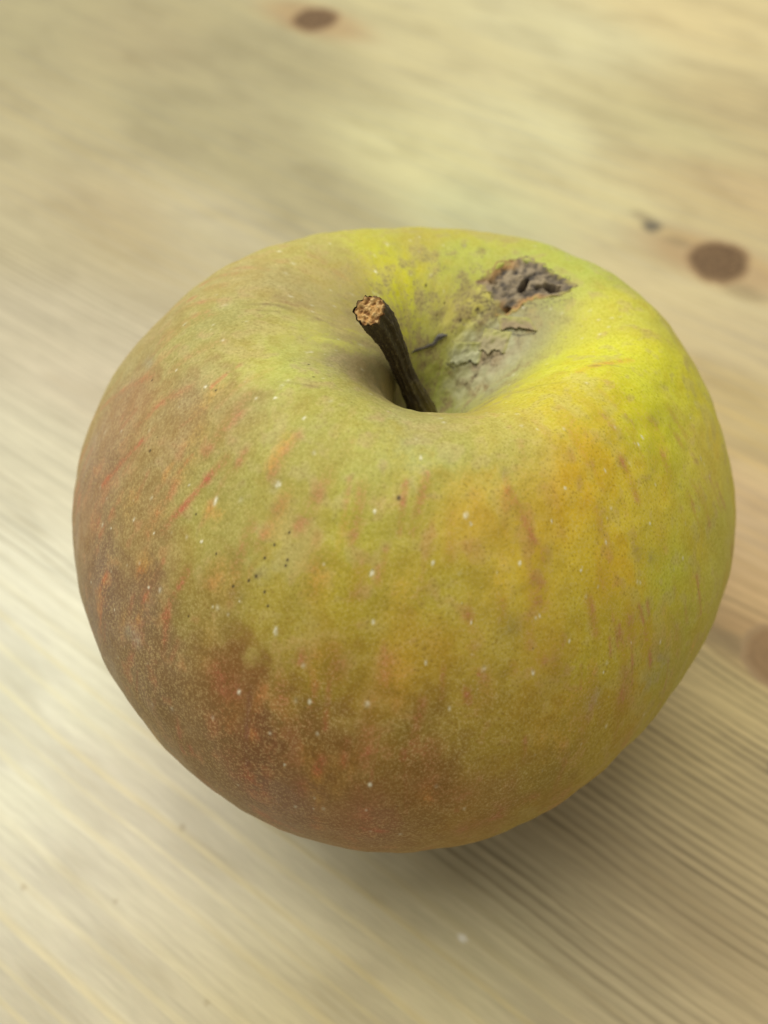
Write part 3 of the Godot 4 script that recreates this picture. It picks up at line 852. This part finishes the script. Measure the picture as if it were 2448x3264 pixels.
func wood_material() -> StandardMaterial3D:
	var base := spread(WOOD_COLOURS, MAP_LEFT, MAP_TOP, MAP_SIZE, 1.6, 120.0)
	# ring count across the board: close dark rings in the middle, wide pale ones towards the sides
	var rings := PackedFloat32Array()
	var sum := 0.0
	for k in 1200:
		var v := -340.0 + k * 0.4
		var dense := smoothstep(-62.0, -30.0, v) * smoothstep(40.0, 20.0, v)
		rings.append(sum)
		sum += 0.4 / lerpf(4.8 + 2.2 * sin(v * 0.37) * sin(v * 0.13 + 1.0), 1.65, dense)
	var sway := noise(FastNoiseLite.TYPE_SIMPLEX_SMOOTH, 0.0055, 3, 81)
	var fibre := noise(FastNoiseLite.TYPE_SIMPLEX, 0.5, 3, 82)
	var cloud := noise(FastNoiseLite.TYPE_SIMPLEX_SMOOTH, 0.02, 4, 83)
	var each := noise(FastNoiseLite.TYPE_VALUE, 0.83, 1, 84)
	var dirt := noise(FastNoiseLite.TYPE_SIMPLEX_SMOOTH, 0.055, 3, 85)
	var spots := [[33.5, 34.1, 0.7, 1], [-8.9, 45.3, 0.55, 0], [-9.7, 58.5, 0.4, 0], [-21.9, 64.8, 0.5, 0], [9.6, 60.6, 0.45, 0], [-13.7, -129.1, 2.6, 2], [-6.0, -127.0, 2.0, 3], [14.5, -118.5, 2.8, 3], [-17.0, -131.5, 1.6, 3], [46.0, -31.0, 2.5, 3], [60.5, -14.0, 1.0, 2]]
	var rows: Array = []
	rows.resize(PICTURE)
	var half := PICTURE / 2
	run_rows(func(y: int) -> void:
		var out := PackedByteArray()
		out.resize(half * 4)
		var v := MAP_TOP + MAP_SIZE * (y + 0.5) / PICTURE
		for x in half:
			var u := MAP_LEFT + MAP_SIZE * (x + 0.5) / half
			var vv := v + sway.get_noise_2d(u * 0.9, v * 0.5) * 3.0 + sway.get_noise_2d(u * 3.0, v * 2.5 + 300.0) * 0.45
			var near := 0.0
			for k in KNOTS:
				var du: float = (u - float(k[0])) * 0.42
				var dv: float = v - float(k[1])
				var rr: float = float(k[3]) * float(k[3]) * 1.5
				var d := rr / (rr + du * du + dv * dv)
				vv -= dv * d * 0.92
				near = maxf(near, d)
			var f := clampf((vv + 340.0) / 0.4, 0.0, 1198.0)
			var ph := lerpf(rings[int(f)], rings[int(f) + 1], f - int(f))
			var ring := floorf(ph)
			var g := ph - ring
			var d0 := smoothstep(-62.0, -30.0, vv) * smoothstep(40.0, 20.0, vv)
			var late := smoothstep(lerpf(0.66, 0.45, d0), 0.86, g) * smoothstep(1.0, 0.93, g)
			var own := each.get_noise_2d(ring * 3.1, 0.5)
			var dense := d0
			var nf := fibre.get_noise_2d(u * 0.03, v * 1.6 - vv * 0.4)
			var n2 := fibre.get_noise_2d(u * 0.25 + 90.0, v * 3.5)
			var nc := cloud.get_noise_2d(u * 0.45, v)
			var nd := dirt.get_noise_2d(u * 0.5, v * 1.3)
			var wy := clampi((y + int(nc * 16.0)) >> 1, 0, half - 1)
			var i := (wy * half + clampi(x + int(nd * 12.0), 0, half - 1)) * 3
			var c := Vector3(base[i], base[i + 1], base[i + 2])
			# late wood: grey-brown where the rings are close, honey yellow where they are wide
			var strong := late * clampf(0.66 + own * lerpf(0.8, 0.4, dense), 0.15, 1.0)
			var worn := clampf(0.75 + dirt.get_noise_2d(u * 0.22, v * 0.9 + 200.0) * 1.5, 0.15, 1.25)
			c = c.lerp(Vector3(0.17, 0.135, 0.075), dense * strong * 0.78 * worn * lerpf(0.5, 1.0, smoothstep(-95.0, -5.0, u)))
			c = c.lerp(Vector3(c.x * 1.07, c.y * 1.01, c.z * 0.84), (1.0 - dense) * strong * 0.6)
			c = c.lerp(Vector3(c.x * 0.86, c.y * 0.86, c.z * 0.92), (1.0 - dense) * clampf(0.35 - late + nd, 0.0, 0.45))
			# fibres, stains
			c *= 1.0 + nf * lerpf(0.09, 0.17, dense) + n2 * 0.07 + nc * 0.06
			c = c.lerp(c * Vector3(0.74, 0.72, 0.68), clampf(nd * 1.3 - 0.1, 0.0, 0.55) * (0.6 + nf))
			c = c.lerp(Vector3(0.36, 0.22, 0.11), smoothstep(0.42, 0.85, near) * 0.55)
			for s in spots:
				var du: float = u - float(s[0])
				var dv: float = v - float(s[1])
				if absf(du) < 14.0 and absf(dv) < 8.0:
					var e := Vector2(du / (2.2 if int(s[3]) == 3 else 1.0), dv).length() / float(s[2]) + n2 * 0.4
					var a := smoothstep(1.3, 0.4, e)
					c = c.lerp([Vector3(0.30, 0.23, 0.13), Vector3(0.72, 0.70, 0.62), Vector3(0.09, 0.085, 0.075), Vector3(0.24, 0.19, 0.11)][int(s[3])], a * [0.4, 0.8, 0.85, 0.55][int(s[3])])
			var o := x * 4
			out[o] = srgb(c.x)
			out[o + 1] = srgb(c.y)
			out[o + 2] = srgb(c.z)
			out[o + 3] = byte(0.5 + nf * 0.2 + n2 * 0.1 + late * 0.18)
		rows[y] = out)
	var rgb := PackedByteArray()
	for y in PICTURE:
		rgb.append_array(rows[y])
	var hgt := PackedByteArray()
	hgt.resize(PICTURE * half)
	for k in PICTURE * half:
		hgt[k] = rgb[k * 4 + 3]
	var im := Image.create_from_data(half, PICTURE, false, Image.FORMAT_RGBA8, rgb)
	im.convert(Image.FORMAT_RGB8)
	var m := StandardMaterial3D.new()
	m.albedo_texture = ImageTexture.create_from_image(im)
	m.heightmap_enabled = true
	m.heightmap_texture = ImageTexture.create_from_image(Image.create_from_data(half, PICTURE, false, Image.FORMAT_L8, hgt))
	m.heightmap_scale = 0.01
	m.roughness = 0.6
	m.metallic_specular = 0.35
	return m
